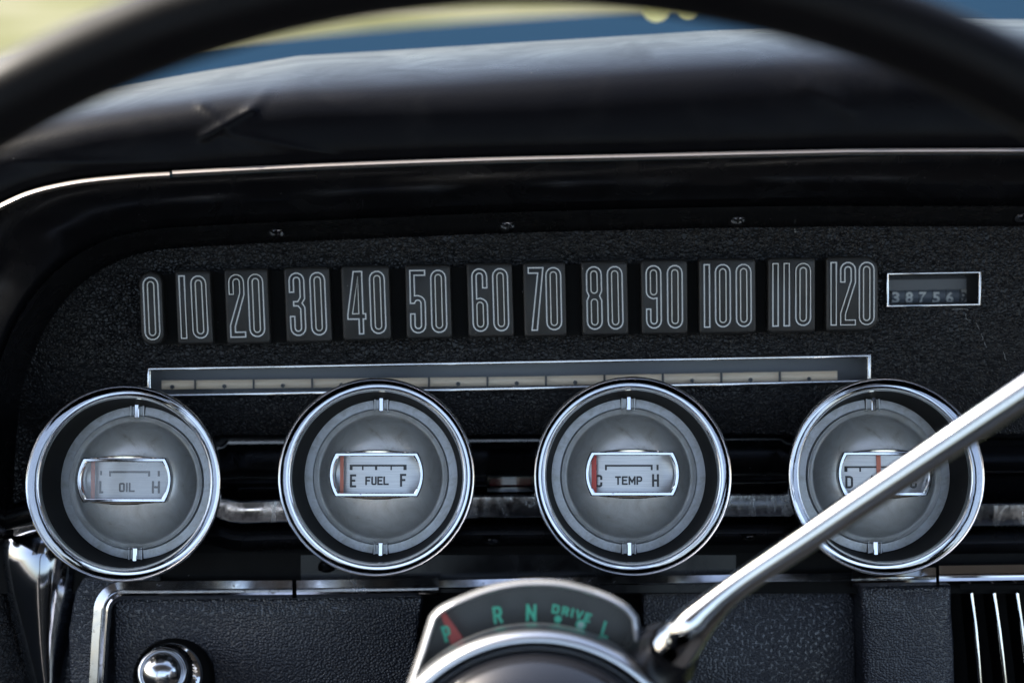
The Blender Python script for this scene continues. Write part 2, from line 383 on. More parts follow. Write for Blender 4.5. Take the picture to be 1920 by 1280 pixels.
# the dark cabin round the photographer: doors and carpeted floor
for sx, w_ in ((-1, 'left'), (1, 'right')):
    mb = MB(); mb.box((sx * .80 - .05, -1.5, -.95), (sx * .80 + .05, .3, -.10)); o = mb.build('car_door', SEAT, bevel=.03, label='black inner door panel on the %s side of the seat' % w_, cat='car door', group='black inner door panels'); WORLD_OBJS.append(o)
mb = MB(); rows = []
for y_, z_ in ((-.28, .43), (-.38, .475), (-.55, .505), (-.75, .52), (-1.02, .52)):
    rows.append([Vector((x, y_, z_ - .09 * (x / .75) ** 4)) for x in [-.75 + .15 * i for i in range(11)]])
mb.loft(rows); mb.loft([[v + Vector((0, 0, .03)) for v in r] for r in rows])
o = mb.build('unseen_roof', SEAT, smooth=60, label='unseen black roof above the seats, shaped for the chrome reflections', cat='roof'); WORLD_OBJS.append(o)  # roof added out of view, cut short to set what the chrome reflects
mb = MB(); mb.box((-.75, -1.5, -.97), (.75, .4, -.92)); o = mb.build('floor', SEAT, kind='structure'); WORLD_OBJS.append(o)

# ------------------------------------------------------------------ dash pad (top) with its bright edge trim
A = spline([(-160, 560), (-110, 470), (-50, 415), (0, 388), (60, 362), (140, 344), (230, 334), (320, 328), (600, 314), (900, 303), (1200, 296), (1500, 289), (1750, 286), (2900, 284)], 6)
def padrow(dy, y, slope=0.0):
    return [at(p.x, p.y - dy - slope * (p.x - 320) / 1600, y) for p in A]
def interp(P, x):
    for a, b in zip(P[:-1], P[1:]):
        if a.x <= x <= b.x: return a.y + (b.y - a.y) * (x - a.x) / (b.x - a.x)
    return P[-1].y
xs = [-140 + i * 9 for i in range(338)]
prof = spline([Vector(p) for p in ((0, -.0515), (.02, -.0545), (.10, -.0565), (.25, -.0570), (.42, -.0565), (.55, -.0545), (.64, -.051), (.71, -.046), (.775, -.038), (.84, -.026), (.90, -.010), (.96, .014), (1.0, .040), (1.0, .055), (.85, .085), (.5, .12))], 8)
CREASE = [((366, 168), (378, 196), .0016, 9), ((378, 196), (425, 244), .0010, 7), ((505, 160), (470, 205), .0014, 10), ((470, 205), (384, 256), .0016, 8), ((430, 250), (640, 296), .0005, 5), ((1515, 160), (1590, 205), .0010, 16), ((1790, 165), (1850, 205), .0012, 14), ((-10, 300), (560, 315), .0004, 8)]
def segd(p, a, b):
    a, b = Vector(a), Vector(b); t_ = max(0, min(1, (p - a).dot(b - a) / (b - a).length_squared)); return (p - (a + (b - a) * t_)).length
rows = []
for pf in prof:
    f, y = pf; r = []
    for x in xs:
        ya = interp(A, x) - 6
        h = max(108 - 38 * (x - 560) / 620, 40) if x > 560 else 108 + (560 - x) * .16      # far edge of the pad as seen
        py = ya + (h - ya) * f + 4 * math.sin(x * .006 + f * 4) * math.sin(f * math.pi); yy = y
        for a_, b_, d_, w_ in CREASE:
            q = segd(Vector((x, py)), a_, b_)
            if q < 4 * w_: yy -= .6 * d_ * math.exp(-(q / w_ / 1.1) ** 2)
        r.append(at(x, py, yy))
    rows.append(r)
mb = MB(); mb.loft(rows)
dash = mb.build('dash_pad', PAD, smooth=180, label='soft black vinyl dash top above the chrome edge strip, folded and blurred', cat='dash pad')
# edge trim, three butted lengths
TRIMP = [(6, -.0535), (6, -.0575), (4.8, -.0592), (2.5, -.0606), (0, -.0611), (-2.5, -.0606), (-4.8, -.0592), (-6, -.0575), (-6, -.0535)]
TRIMMETAL = mat('satin_bright_metal', (.50, .45, .41), .45, 1)
et = thing('edge_trim', 'thin bright metal strip running along the front edge of the dash pad', 'trim', at(960, 300, -.055))
for x0, x1, dd in ((-140, 318, 0), (323, 2880, -2)):
    P = [(p.x, p.y + dd) for p in A if x0 < p.x < x1]; P = [(x0, interp(A, x0) + dd)] + P + [(x1, interp(A, x1) + dd)]
    mb = MB(); mb.loft(sweep(P, TRIMP)); mb.build('trim_length', TRIMMETAL, et, smooth=80)
# brow: black surround that recedes from the trim to the crease, then to the panel
def resample(P, n=170):
    P = [Vector(p) for p in P]; L = [0]
    for a, b in zip(P[:-1], P[1:]): L.append(L[-1] + (b - a).length)
    out = []
    for i in range(n):
        s_ = L[-1] * i / (n - 1); k = 0
        while k < len(P) - 2 and L[k + 1] < s_: k += 1
        t_ = (s_ - L[k]) / max(L[k + 1] - L[k], 1e-9); out.append(P[k].lerp(P[k + 1], t_))
    return out
A2 = spline([(-230, 1010), (-210, 760), (-160, 560), (-110, 470), (-50, 415), (0, 393), (60, 367), (140, 349), (230, 339), (320, 333), (600, 319), (900, 308), (1200, 301), (1500, 294), (1750, 291), (2900, 289)], 6)
B2 = spline([(-30, 1010), (-22, 860), (-8, 720), (14, 640), (58, 560), (118, 497), (185, 456), (270, 432), (420, 421), (640, 411), (950, 398), (1250, 390), (1500, 386), (1750, 386), (2900, 387)], 6)
C2 = spline([(20, 1010), (26, 860), (38, 740), (58, 670), (98, 590), (150, 532), (212, 492), (290, 468), (430, 458), (640, 448), (950, 436), (1250, 428), (1500, 424), (1750, 423), (2900, 424)], 6)
a2, b2, c2 = resample(A2), resample(B2), resample(C2)
def between(P, Q, f, y): return [at(*(p.lerp(q, f)), y) for p, q in zip(P, Q)]
mb = MB(); mb.loft([between(a2, b2, 0, -.053), between(a2, b2, .2, -.052), between(a2, b2, .6, -.044), between(a2, b2, .93, -.034), between(a2, b2, .985, -.0325), between(a2, b2, 1, -.0315)])
brow = mb.build('panel_brow', BLACK, smooth=60, label='smooth black hood surround curving over the speedometer numerals', cat='dash surround')
mb = MB(); mb.loft([between(b2, c2, -.03, -.0318), between(b2, c2, -.015, -.0345), between(b2, c2, .01, -.0355), between(b2, c2, .035, -.0345), between(b2, c2, .05, -.0320), between(b2, c2, .3, -.024), between(b2, c2, .7, -.010), between(b2, c2, .95, -.001), between(b2, c2, 1.1, .0006)])
mb.build('screw_flange', BLACK, brow, smooth=50)
# panel face
HOLES = [[(275, 688), (1633, 663), (1634, 718), (276, 746)], [(1662, 511), (1840, 508), (1839, 573), (1662, 576)]]
bmh = bmesh.new(); n = 60
outer = [(-120 + 3000 * i / n, 380) for i in range(n + 1)] + [(2880 - 3000 * i / n, 808 + 6 * i / n) for i in range(n + 1)]
for lp_ in [outer] + HOLES:
    vs = [bmh.verts.new(at(x, y, 0)) for x, y in lp_]
    for i in range(len(vs)): bmh.edges.new((vs[i - 1], vs[i]))
bmesh.ops.triangle_fill(bmh, use_beauty=True, use_dissolve=False, edges=bmh.edges)
mb = MB(); bmh.verts.index_update(); mb.v = [v.co.copy() for v in bmh.verts]; mb.f = [[v.index for v in f.verts] for f in bmh.faces]; bmh.free()
mb.loft([[at(-120 + 3000 * i / n, y - 6 * i / n, d_) for i in range(n + 1)] for y, d_ in ((814, 0), (816.5, .0003), (820, .002), (824, .008), (826, .020))])
panel = mb.build('instrument_panel', VINYL, smooth=60, label='wrinkled black vinyl panel face behind the speedometer numbers and gauges', cat='instrument panel')
mb = MB(); mb.box(at(-150, 1400, .034), at(2900, 800, .04)); mb.build('recess_back', MATTE, panel)
mb = MB(); mb.loft([[at(-120, y, 0), at(60, y, 0), at(150, y, .012)] for y in (800, 900, 960)]); mb.build('side_face', VINYL, panel, smooth=60)
# pale scratch on the vinyl right of the odometer
mb = MB()
SC = [[(1785, 580), (1809, 579), (1815, 582)], [(1811, 588), (1812, 598), (1820, 600)], [(1831, 605), (1835, 617)], [(1839, 625), (1843, 637)], [(1845, 641), (1850, 652)], [(1881, 660), (1886, 676)], [(1490, 428), (1491, 436), (1494, 434)], [(1868, 742), (1870, 748)]]
for p in SC:
    mb.ribbon([(at(x, y).x + random.uniform(-1, 1) * 2e-4, at(x, y).z) for x, y in spline([Vector(q) for q in p], 3)], .00014, -.00035, closed=False)
o = mb.build('scuff_mark', mat('scuff', (.3, .3, .3), .7), panel, smooth=0, label='pale broken scratch in the vinyl below the odometer'); o['kind'] = 'stuff'

# ------------------------------------------------------------------ screws
def screw(px, py, y, r=15, label='', m=PITTED, tilt=.55, flange=True):
    c = at(px, py, y); k = S * (D + y) / D; rr = r * k
    t = thing('screw', label, 'screw', c, 'small cross head screws of the dashboard')
    def sq(mb):
        for i, v in enumerate(mb.v): mb.v[i] = Vector((v.x, c.y + (v.y - c.y) - (v.z - c.z) * .9, c.z + (v.z - c.z) * tilt))
    mb = MB(); mb.lathe([(rr * 1.25, .0002), (rr * 1.2, -.0004), (rr * .95, -.0004)], c, 28); sq(mb)
    mb.build('washer', BLACK, t, smooth=40)
    mb = MB(); mb.lathe([(rr, -.0002), (rr * .9, -.0008), (rr * .6, -.0013), (rr * .3, -.0015), (1e-6, -.0015)], c, 28); sq(mb)
    mb.build('head', m, t, smooth=40)
    mb = MB(); a = rr * .55; b = rr * .13
    for u, v, dy in ((a, b, 0), (b, a, .00002)):
        mb.face([c + Vector((-u, -.0017 - dy, -v)), c + Vector((u, -.0017 - dy, -v)), c + Vector((u, -.0017 - dy, v)), c + Vector((-u, -.0017 - dy, v))])
    sq(mb); mb.build('cross_slot', GLOSS, t, smooth=0)
screw(519, 438, -.024, 14, 'flush screw above the numeral 30 under the black brow')
screw(951, 425, -.024, 14, 'flush screw above the gap between numerals 60 and 70')
screw(1383, 415, -.024, 14, 'flush screw above the numeral 100 under the black brow')
screw(1916, 409, -.024, 14, 'flush screw at the right end of the brow, above the odometer')

# ------------------------------------------------------------------ speedometer numerals
def stad(x0, y0, x1, y1, n=7):
    r = (x1 - x0) / 2; return arc(x0 + r, y0 + r, r, 180, 360, n) + arc(x0 + r, y1 - r, r, 0, 180, n)
_ = lambda cx, cy, r, a, b: arc(cx, cy, r, a, b, 7)
six = [(28, 36), (20, 36)] + _(14, 14, 6, 0, -180) + [(8, 57), (15, 55.5)] + _(14, 70, 14, -80, 0) + _(14, 104, 14, 0, 180) + _(14, 14, 14, 180, 360)
DG = {
 '0': [stad(0, 0, 28, 118), stad(8, 8, 20, 110)],
 '1': [[(0, 0), (10, 0), (10, 118), (0, 118)]],
 '2': [[(0, 37)] + _(14, 14, 14, 180, 360) + [(28, 38), (9, 98), (9, 109), (28, 109), (28, 118), (0, 118), (0, 96), (20, 35)] + _(14, 14, 6, 0, -180) + [(8, 37)]],
 '3': [[(0, 36)] + _(14, 14, 14, 180, 360) + [(28, 49), (23, 57), (28, 65)] + _(14, 104, 14, 0, 180) + [(0, 82), (8, 82)] + _(14, 104, 6, 180, 0) + [(20, 68), (15, 62), (7, 62), (7, 54), (15, 54), (20, 46)] + _(14, 14, 6, 0, -180) + [(8, 36)]],
 '4': [[(10, 0), (26, 0), (26, 80), (31, 80), (31, 90), (26, 90), (26, 118), (18, 118), (18, 90), (-3, 90), (-3, 82)], [(18, 10), (18, 80), (6, 80)]],
 '5': [[(0, 0), (28, 0), (28, 9), (8, 9), (8, 48), (14, 47.5)] + _(14, 62, 14, -80, 0) + _(14, 104, 14, 0, 180) + [(0, 82), (8, 82)] + _(14, 104, 6, 180, 0) + _(14, 62, 6, 0, -180) + [(0, 62)]],
 '6': [six, stad(8, 63, 20, 110)],
 '7': [[(0, 0), (28, 0), (15, 118), (5, 118), (18, 10), (0, 10)]],
 '8': [_(14, 14, 14, 180, 360) + [(28, 46), (24, 55), (28, 64)] + _(14, 104, 14, 0, 180) + [(0, 64), (4, 55), (0, 46)], stad(8, 8, 20, 50), stad(8, 61, 20, 110)],
}
DG['9'] = [[(28 - x, 118 - y) for x, y in l] for l in DG['6']]
TL = [
 ('0', (259, 509), (302, 508), (308, 647), (265, 648), [8.5]),
 ('10', (327, 506), (393, 506), (400, 645), (333, 646), [8, 30]),
 ('20', (419, 504), (501, 502), (507, 644), (425, 646), [9, 45]),
 ('30', (531, 501), (617, 499), (623, 641), (537, 643), [10, 49]),
 ('40', (638, 498), (729, 497), (734, 637), (643, 639), [14, 54]),
 ('50', (759, 496), (844, 495), (848, 634), (762, 636), [9, 48]),
 ('60', (874, 493), (960, 492), (964, 631), (878, 633), [10, 49]),
 ('70', (980, 491), (1060, 490), (1063, 630), (983, 632), [10, 43]),
 ('80', (1089, 489), (1176, 488), (1179, 628), (1092, 629), [10, 49]),
 ('90', (1201, 487), (1289, 486), (1290, 626), (1203, 627), [10, 50]),
 ('100', (1310, 485), (1417, 484), (1418, 624), (1311, 626), [10, 31, 70]),
 ('110', (1440, 483), (1529, 482), (1529, 622), (1440, 624), [9, 30, 52]),
 ('120', (1549, 481), (1647, 480), (1647, 620), (1549, 621), [9, 27, 62])]
YT = -.012
sp = thing('speedometer_numerals', 'row of raised black number blocks from 0 to 120 with white outlined digits', 'speedometer scale', at(950, 570, 0))
mb = MB()
nn = 24
for i in range(12):
    q = TL[i]; q2 = TL[i + 1]; xa = (q[2][0]) - 4; xb = q2[1][0] + 6
    ya0 = (q[2][1] + 7); ya1 = q2[1][1] + 7; yb0 = q[3][1] - 1; yb1 = q2[4][1] - 1
    mb.loft([[at(xa, ya0, .0), at(xb, ya1, .0)], [at(xa, ya0, -.0045), at(xb, ya1, -.0045)], [at(xa, (ya0), -.0045), at(xb, (ya1), -.0045)], [at(xa + 5, yb0, -.0045), at(xb + 3, yb1, -.0045)], [at(xa + 5, yb0, 0), at(xb + 3, yb1, 0)]])
mb.build('backing_strip', MATTE, sp, smooth=20)
for s_, p00, p10, p11, p01, offs in TL:
    p00, p10, p11, p01 = [Vector(p) for p in (p00, p10, p11, p01)]
    W_, H_ = (p10 - p00).length, (p01 - p00).length
    def mp(x, y): u, v = x / W_, y / H_; return p00.lerp(p10, u).lerp(p01.lerp(p11, u), v)
    rr = {'0': (21.4, 21.4, 21.4, 21.4), '120': (6, 24, 24, 6)}.get(s_, (6, 6, 6, 6))
    out = arc(rr[0], rr[0], rr[0], 180, 270, 6) + arc(W_ - rr[1], rr[1], rr[1], 270, 360, 6) + arc(W_ - rr[2], H_ - rr[2], rr[2], 0, 90, 6) + arc(rr[3], H_ - rr[3], rr[3], 90, 180, 6)
    mb = MB(); mb.prism([at(*mp(x, y), YT) for x, y in out], YT, .0, .0010)
    tl = mb.build('number_block', TILE, sp, smooth=50, label='block reading %s' % s_)
    mb = MB()
    for ch, ox in zip(s_, offs):
        for lp in DG[ch]:
            P = [at(*mp(x * .985 + ox, y * .99 + 11.5), YT) for x, y in lp]
            mb.ribbon([(p.x, p.z) for p in P], .00037, YT - .0000, .00035)
    nm = mb.build('numerals', WHITE, tl, smooth=20, label='white outlined %s' % s_)
    # dark shoulder of each raised digit
    mb = MB()
    for ch, ox in zip(s_, offs):
        P = [at(*mp(x * .985 + ox, y * .99 + 11.5), YT) for x, y in DG[ch][0]]
        mb.ribbon([(p.x, p.z) for p in P], .00085, YT, .00015)
    mb.build('digit_shoulder', GLOSS, tl, smooth=20)

# ------------------------------------------------------------------ framed windows
def lineframe(name, quad, wpx, y, mat_, parent, depth=.003, ww=None):
    """bright line frame round a quad of pixels"""
    q = [Vector(p) for p in quad]; c = sum(q, Vector((0, 0))) / 4; mb = MB()
    def ins(k, y_):
        r = []
        for i in range(4):
            a, b, d = q[i - 1], q[i], q[(i + 1) % 4]
            e1 = (a - b).normalized(); e2 = (d - b).normalized()
            r.append(at(*(b + (e1 + e2) * k), y_))
        return r
    hw = wpx * S / 2
    R_ = [ins(0, y)] + [ins(wpx / 2 * (1 - math.cos(a)), y - depth - hw * .9 * math.sin(a)) for a in [math.pi * i / 6 for i in range(7)]] + [ins(wpx, y)]
    mb.loft([r + [r[0]] for r in R_]); return mb.build(name, mat_, parent, smooth=50), ins
sw = thing('speedometer_window', 'long narrow chrome framed speedometer window with cream scale band', 'speedometer', at(955, 705, 0))
SQ = [(275, 688), (1633, 663), (1634, 718), (276, 746)]
fo, ins = lineframe('frame', SQ, 7, .0, CHROME, sw, .002)
mb = MB(); r0, r1 = ins(5, -.001), ins(5, .016); mb.loft([r0 + [r0[0]], r1 + [r1[0]]]); mb.build('recess_wall', GLOSS, sw, smooth=20)
mb = MB(); mb.face([at(x, y, .0155) for x, y in ((260, 670), (1660, 650), (1660, 740), (260, 765))]); mb.build('backing', BACKBLUE, sw, smooth=0)
mb = MB(); topy = [(303, 713), (366, 712.5), (960, 706), (1570, 695)]; boty = [(303, 730), (366, 729), (960, 723), (1570, 714)]
X = [303 + (1570 - 303) * i / 40 for i in range(41)]
mb.loft([[at(x, lerp_line(topy, x), .0050) for x in X], [at(x, (lerp_line(topy, x) + lerp_line(boty, x)) / 2, .0034) for x in X], [at(x, lerp_line(boty, x), .0050) for x in X]])
sb = mb.build('scale_band', CREAM, sw, smooth=180)
mb = MB()
for i in range(11):
    x = 366 + 109.6 * i; a, b = lerp_line(topy, x), lerp_line(boty, x)
    mb.box(at(x - 1.9, b + 1, .0028), at(x + 1.9, a - 1, .0034))
    if i < 11:
        for xx in ((x + 54.8,) if i else (x - 43, x + 54.8)):
            c = at(xx, lerp_line(boty, xx) - 4.5, .0032); mb.lathe([(.0008, 0), (.0008, -.0003)], c, 14, cap1=True)
mb.build('scale_marks', INK, sb, smooth=0)
mb = MB(); mb.face([at(x, y, .0006) for x, y in ((277, 692), (1631, 667), (1631, 716), (277, 744))]); mb.build('window_lens', DUSTY, sw, smooth=0)

od = thing('odometer', 'small chrome framed odometer window right of the numeral 120', 'odometer', at(1751, 542, 0))
OQ = [(1662, 511), (1840, 508), (1839, 573), (1662, 576)]
fo, ins = lineframe('frame', OQ, 4.5, .0, CHROME, od, .002)
r0, r1 = ins(4, -.001), ins(4, .016); mb = MB(); mb.loft([r0 + [r0[0]], r1 + [r1[0]]]); mb.build('recess_wall', GLOSS, od, smooth=20)
mb = MB(); mb.box(at(1655, 590, .0158), at(1850, 500, .018)); mb.build('backing', MATTE, od)
DRUM = mat('drum_blue_black', (.05, .065, .09), .4); DRUMW = mat('drum_white', (.50, .48, .44), .5)
for i, ch in enumerate('387569'):
    xc = 1680 + 25.3 * i; c0 = at(xc - 12, 548, .0185); c1 = at(xc + 12, 548, .0185)
    if i == 5: c0 = at(xc - 9, 548, .0185); c1 = at(xc + 11, 548, .0185)
    mb = MB(); rd = .0068; m_ = 28
    rows = [[Vector((x, c0.y - rd * math.cos(a) + .002, c0.z - .0012 + rd * math.sin(a))) for x in (c0.x, c1.x)] for a in [math.pi * (k / m_ - .5) for k in range(m_ + 1)]]
    mb.loft(rows); dr = mb.build('digit_drum', DRUMW if i == 5 else DRUM, od, smooth=60)
    mb = MB(); y_ = .0132
    text_mb(mb, ch, at(xc, 0, y_).x, at(0, 557.5, y_).z, 21 * S, y_, 14 * S * 1.0, .03)
    prev = '276458'[i]
    text_mb(mb, prev, at(xc, 0, y_).x, at(0, 531, y_).z, 21 * S, y_, 13 * S, .02)
    # wrap the printed digits round the drum
    for k_, v in enumerate(mb.v):
        dz = v.z - (c0.z - .0012); dz = max(-rd * .98, min(rd * .98, dz))
        v.y = c0.y + .002 - math.sqrt(rd * rd - dz * dz) - .00022
    mb.v = [v for v in mb.v]
    mb.build('digit', INK if i == 5 else WHITE, dr, smooth=0)
mb = MB(); mb.loft([[at(1660, 567, .0095), at(1842, 565, .0095)], [at(1660, 582, .0088), at(1842, 580, .0088)]])
mb.loft([[at(1660, 500, .0095), at(1842, 498, .0095)], [at(1660, 525, .0095), at(1842, 522, .0095)]])
mb.loft([[at(1812, 500, .0094), at(1842, 500, .0094)], [at(1812, 582, .0094), at(1842, 582, .0094)]])
mb.build('aperture_mask', MATTE, od, smooth=0)
mb = MB(); mb.loft([[at(1660, 522, .0097), at(1814, 520, .0097)], [at(1660, 545, .0103), at(1814, 542, .0103)]]); mb.build('lens_reflection', BACKBLUE, od, smooth=0)  # plate coloured blue-grey in place of the reflection in the odometer lens
mb = MB(); mb.face([at(x, y, .0085) for x, y in ((1664, 513), (1838, 510), (1837, 571), (1664, 574))]); mb.build('window_lens', DUSTY, od, smooth=0)

# ------------------------------------------------------------------ gauges
YB = -.045
def gauge(cx, cy, r, word, label, needle, lens, words, marks, redmat=RED, wx=0, wy=0):
    c = at(cx, cy, YB); k = S * (D + YB) / D; Ro = r * 1.015 * k
    t = thing('gauge', label, 'gauge', c, 'four round chrome gauges'); t_name = t.name
    PITCH = Matrix.Rotation(R(-4.0), 3, 'X')
    def fin(mb, flat=False):
        for i, v in enumerate(mb.v): mb.v[i] = c + PITCH @ (v - c)
        return mb
    # bezel: outer roll, groove, inner bead
    prof = [(Ro * .93, .014), (Ro * .975, .0075), (Ro * .995, .0030), (Ro, .0008), (Ro * .998, -.0004), (Ro * .992, -.0013), (Ro * .984, -.0016), (Ro * .976, -.0014), (Ro * .970, -.0006), (Ro * .962, .0012), (Ro * .945, .0040), (Ro * .930, .0058), (Ro * .924, .0058), (Ro * .908, .0030), (Ro * .900, .0014), (Ro * .893, .0006), (Ro * .886, .0003), (Ro * .878, .0007), (Ro * .871, .0018), (Ro * .866, .0040)]
    mb = MB(); mb.lathe(prof, c, 128); fin(mb).build('bezel', BEZEL, t, smooth=60)
    mb = MB(); mb.lathe([(Ro * .94, .0125), (Ro * .935, .018), (Ro * .90, .030), (Ro * .88, .050), (Ro * .9, .075)], c, 96); fin(mb).build('housing', GLOSS, t, smooth=60)
    yr = .0225
    mb = MB(); mb.lathe([(Ro * .868, .0035), (Ro * .855, .010), (Ro * .825, .018), (Ro * .803, yr), (Ro * .80, yr + .001)], c, 96); fin(mb).build('inner_cone', MATTE, t, smooth=60)
    # dull ring with a gap for the clips
    r1, r2 = Ro * .802, Ro * .700
    mb = MB(); N = 160; gap = .0026
    for s_ in (0, 1):
        a0 = math.asin(gap / r2) + math.pi / 2 + s_ * math.pi; a1 = a0 + math.pi - 2 * math.asin(gap / r2)
        rows = []
        for j in range(N // 2 + 1):
            a = a0 + (a1 - a0) * j / (N // 2); ca, sa = math.cos(a), math.sin(a)
            rows.append([c + Vector((q * ca, y_, q * sa)) for q, y_ in ((r1, yr + .0006), (r1 * .995, yr), (r2 * 1.015, yr - .0002), (r2 * 1.004, yr - .0007), (r2, yr - .0002), (r2, yr + .002))])
        mb.loft(rows)
    fin(mb).build('dial_ring', RING, t, smooth=40)
    # thin bright bead at the dome foot
    mb = MB(); mb.lathe([(r2 * 1.008, yr), (r2 * 1.006, yr - .0010), (r2 * 1.002, yr - .0015), (r2 * .996, yr - .0017), (r2 * .990, yr - .0015), (r2 * .985, yr - .0010), (r2 * .983, yr + .001)], c, 128); fin(mb).build('bead', BEZEL, t, smooth=60)
    # domed cover with the window cut out
    wc = c + Vector((wx * k, 0, wy * k)); ww, wh, bul = .0136, .0067, .0021
    def wout(s1, s2=None, n=10):
        s2 = s1 if s2 is None else s2; w2, h2 = ww + s1, wh + s2; P = []
        for i in range(n * 3): P.append((-w2 + 2 * w2 * i / (n * 3), h2))
        for i in range(n): u = i / n; P.append((w2 + bul * 4 * u * (1 - u), h2 - 2 * h2 * u))
        for i in range(n * 3): P.append((w2 - 2 * w2 * i / (n * 3), -h2))
        for i in range(n): u = i / n; P.append((-w2 - bul * 4 * u * (1 - u), -h2 + 2 * h2 * u))
        return P
    rd = r2 * .985; hd = .0128; Rs = (rd * rd + hd * hd) / (2 * hd)
    yd = lambda q: yr - (math.sqrt(Rs * Rs - min(q, rd) ** 2) - (Rs - hd))
    W0 = wout(.0002)
    rows = []
    for j in range(25):
        f = j / 24; rw = []
        for (x, z) in W0:
            x += wc.x - c.x; z += wc.z - c.z; L = math.hypot(x, z); ux, uz = x / L, z / L
            q = L + (rd - L) * f; rw.append(c + Vector((ux * q, yd(q), uz * q)))
        rows.append(rw)
    mb = MB(); mb.loft(rows, True); fin(mb).build('dome', DOME, t, smooth=180)
    yf = yr - hd - .0004                      # front of the window frame
    def ringrow(s1, y_): return [wc + Vector((x, y_, z)) for x, z in wout(s1)]
    mb = MB(); mb.loft([ringrow(.0011, yf + .0075), ringrow(.0011, yf + .0004), ringrow(.0008, yf), ringrow(.0001, yf), ringrow(-.0002, yf + .0005), ringrow(-.0002, yf + .0075)], True)
    # swelling above and below the straight sides
    for sg in (1, -1):
        rr_ = []
        for y_, g_ in ((yf + .0065, 1), (yf + .0008, 1), (yf + .0004, .7), (yf + .0005, 0)):
            rr_.append([wc + Vector((x, y_, sg * (wh + .0010 + g_ * .0011 * (1 - (x / ww) ** 2)))) for x in [ww * (i / 12 - 1) for i in range(25)]])
        mb.loft(rr_)
    wf = fin(mb).build('window_frame', CHROME, t, smooth=35)
    # dial: gently convex brushed plate
    yp = yf + .0062
    mb = MB(); bulge = lambda x: .0016 * (x / ww) ** 2
    mb.loft([[wc + Vector((x, yp + bulge(x), z)) for x in [(ww + .0019) * (i / 12 - 1) for i in range(25)]] for z in (-wh, wh)])
    dl = fin(mb).build('dial', DIAL, t, smooth=180)
    kk = .000193 / 3.05
    mb = MB()
    for x0, y0, x1, y1 in marks:
        n_ = 8; P = [x0 + (x1 - x0) * i / n_ for i in range(n_ + 1)]
        mb.loft([[wc + Vector((x * kk, yp + bulge(x * kk) - .00012, -yy * kk)) for x in P] for yy in (y0, y1)])
    for tx, x0, y0, x1, y1 in words:
        n0 = len(mb.v)
        strokes_mb(mb, tx, wc.x + (x0 + x1) / 2 * kk, wc.z - (y0 + y1) / 2 * kk, abs(y1 - y0) * kk, 0, (x1 - x0) * kk, .00062 if len(tx) > 1 else .00078)
        for v in mb.v[n0:]: v.y = v.y + wc.y + yp + bulge(v.x - wc.x) - .00016
    fin(mb).build('lettering', INK, dl, smooth=0)
    x0, x1 = needle; mb = MB()
    mb.box(wc + Vector((x0 * kk, yp - .0008, -wh)), wc + Vector((x1 * kk, yp - .0004, wh)))
    fin(mb).build('needle', redmat, t, smooth=0)
    mb = MB(); mb.loft([[wc + Vector((x, yf + .0017 + .3 * bulge(x), z)) for x in [(ww + .0012) * (i / 8 - 1) for i in range(17)]] for z in (-wh, wh)])
    fin(mb).build('window_lens', lens, t, smooth=180)
    # clips top and bottom
    for sg in (1, -1):
        zc = sg * (r1 + r2) / 2; h_ = (r1 - r2) / 2 + .0008
        mb = MB()
        mb.box(c + Vector((-.0024, yr + .0004, zc - h_)), c + Vector((.0024, yr + .0012, zc + h_ * 1.05)))
        mb.box(c + Vector((-.0026, yr - .0010, zc - h_)), c + Vector((-.0020, yr + .0003, zc + h_)))
        mb.box(c + Vector((.0020, yr - .0010, zc - h_)), c + Vector((.0026, yr + .0003, zc + h_)))
        cl = fin(mb).build('clip', RING, t, smooth=0, bevel=.0001)
        mb = MB(); mb.box(c + Vector((-.0008, yr - .0024, zc - h_)), c + Vector((.0010, yr + .0003, zc + h_ * .98)))
        fin(mb).build('clip_tab', CHROME, cl, smooth=0, bevel=.0003)
    return t
PALERED = mat('faded_needle', (.85, .22, .12), .5)
def M(cx, cy, L): return [(a - cx, b - cy, c - cx, d - cy) for a, b, c, d in L]
def Wd(cx, cy, L): return [(s_, a - cx, b - cy, c - cx, d - cy) for s_, a, b, c, d in L]
gauge(232, 905, 181.5, 'OIL', 'chrome gauge reading OIL with a hazy window, beside the knob side of the dash', (-205, -183), HAZY,
      Wd(718, 678, [('OIL', 670, 693, 760, 745), ('H', 855, 683, 900, 753), ('L', 555, 683, 580, 753)]),
      M(718, 678, [(612, 626, 845, 638), (612, 638, 622, 657), (833, 638, 845, 657), (886, 626, 898, 657), (560, 626, 570, 650)]), PALERED, wx=-10, wy=5)
gauge(706, 893.5, 183, 'FUEL', 'chrome gauge reading FUEL with E and F and red needle at E', (-212, -192), CLEAR,
      Wd(688, 650, [('FUEL', 618, 660, 752, 709), ('E', 530, 648, 566, 722), ('F', 815, 645, 850, 718)]),
      M(688, 650, [(528, 593, 852, 604), (528, 604, 545, 624), (599, 604, 608, 624), (673, 604, 686, 624), (761, 604, 769, 624), (834, 604, 852, 624)]), PALERED, wx=-4, wy=4)
gauge(1186, 892, 184, 'TEMP', 'chrome gauge reading TEMP with C and H and bright red needle at C', (-226, -198), CLEAR,
      Wd(690, 635, [('TEMP', 598, 648, 752, 697), ('C', 485, 640, 526, 711), ('H', 808, 636, 848, 708)]),
      M(690, 635, [(541, 583, 812, 594), (541, 594, 552, 614), (801, 594, 812, 614), (484, 583, 496, 614), (834, 583, 846, 614)]), wx=3, wy=4)
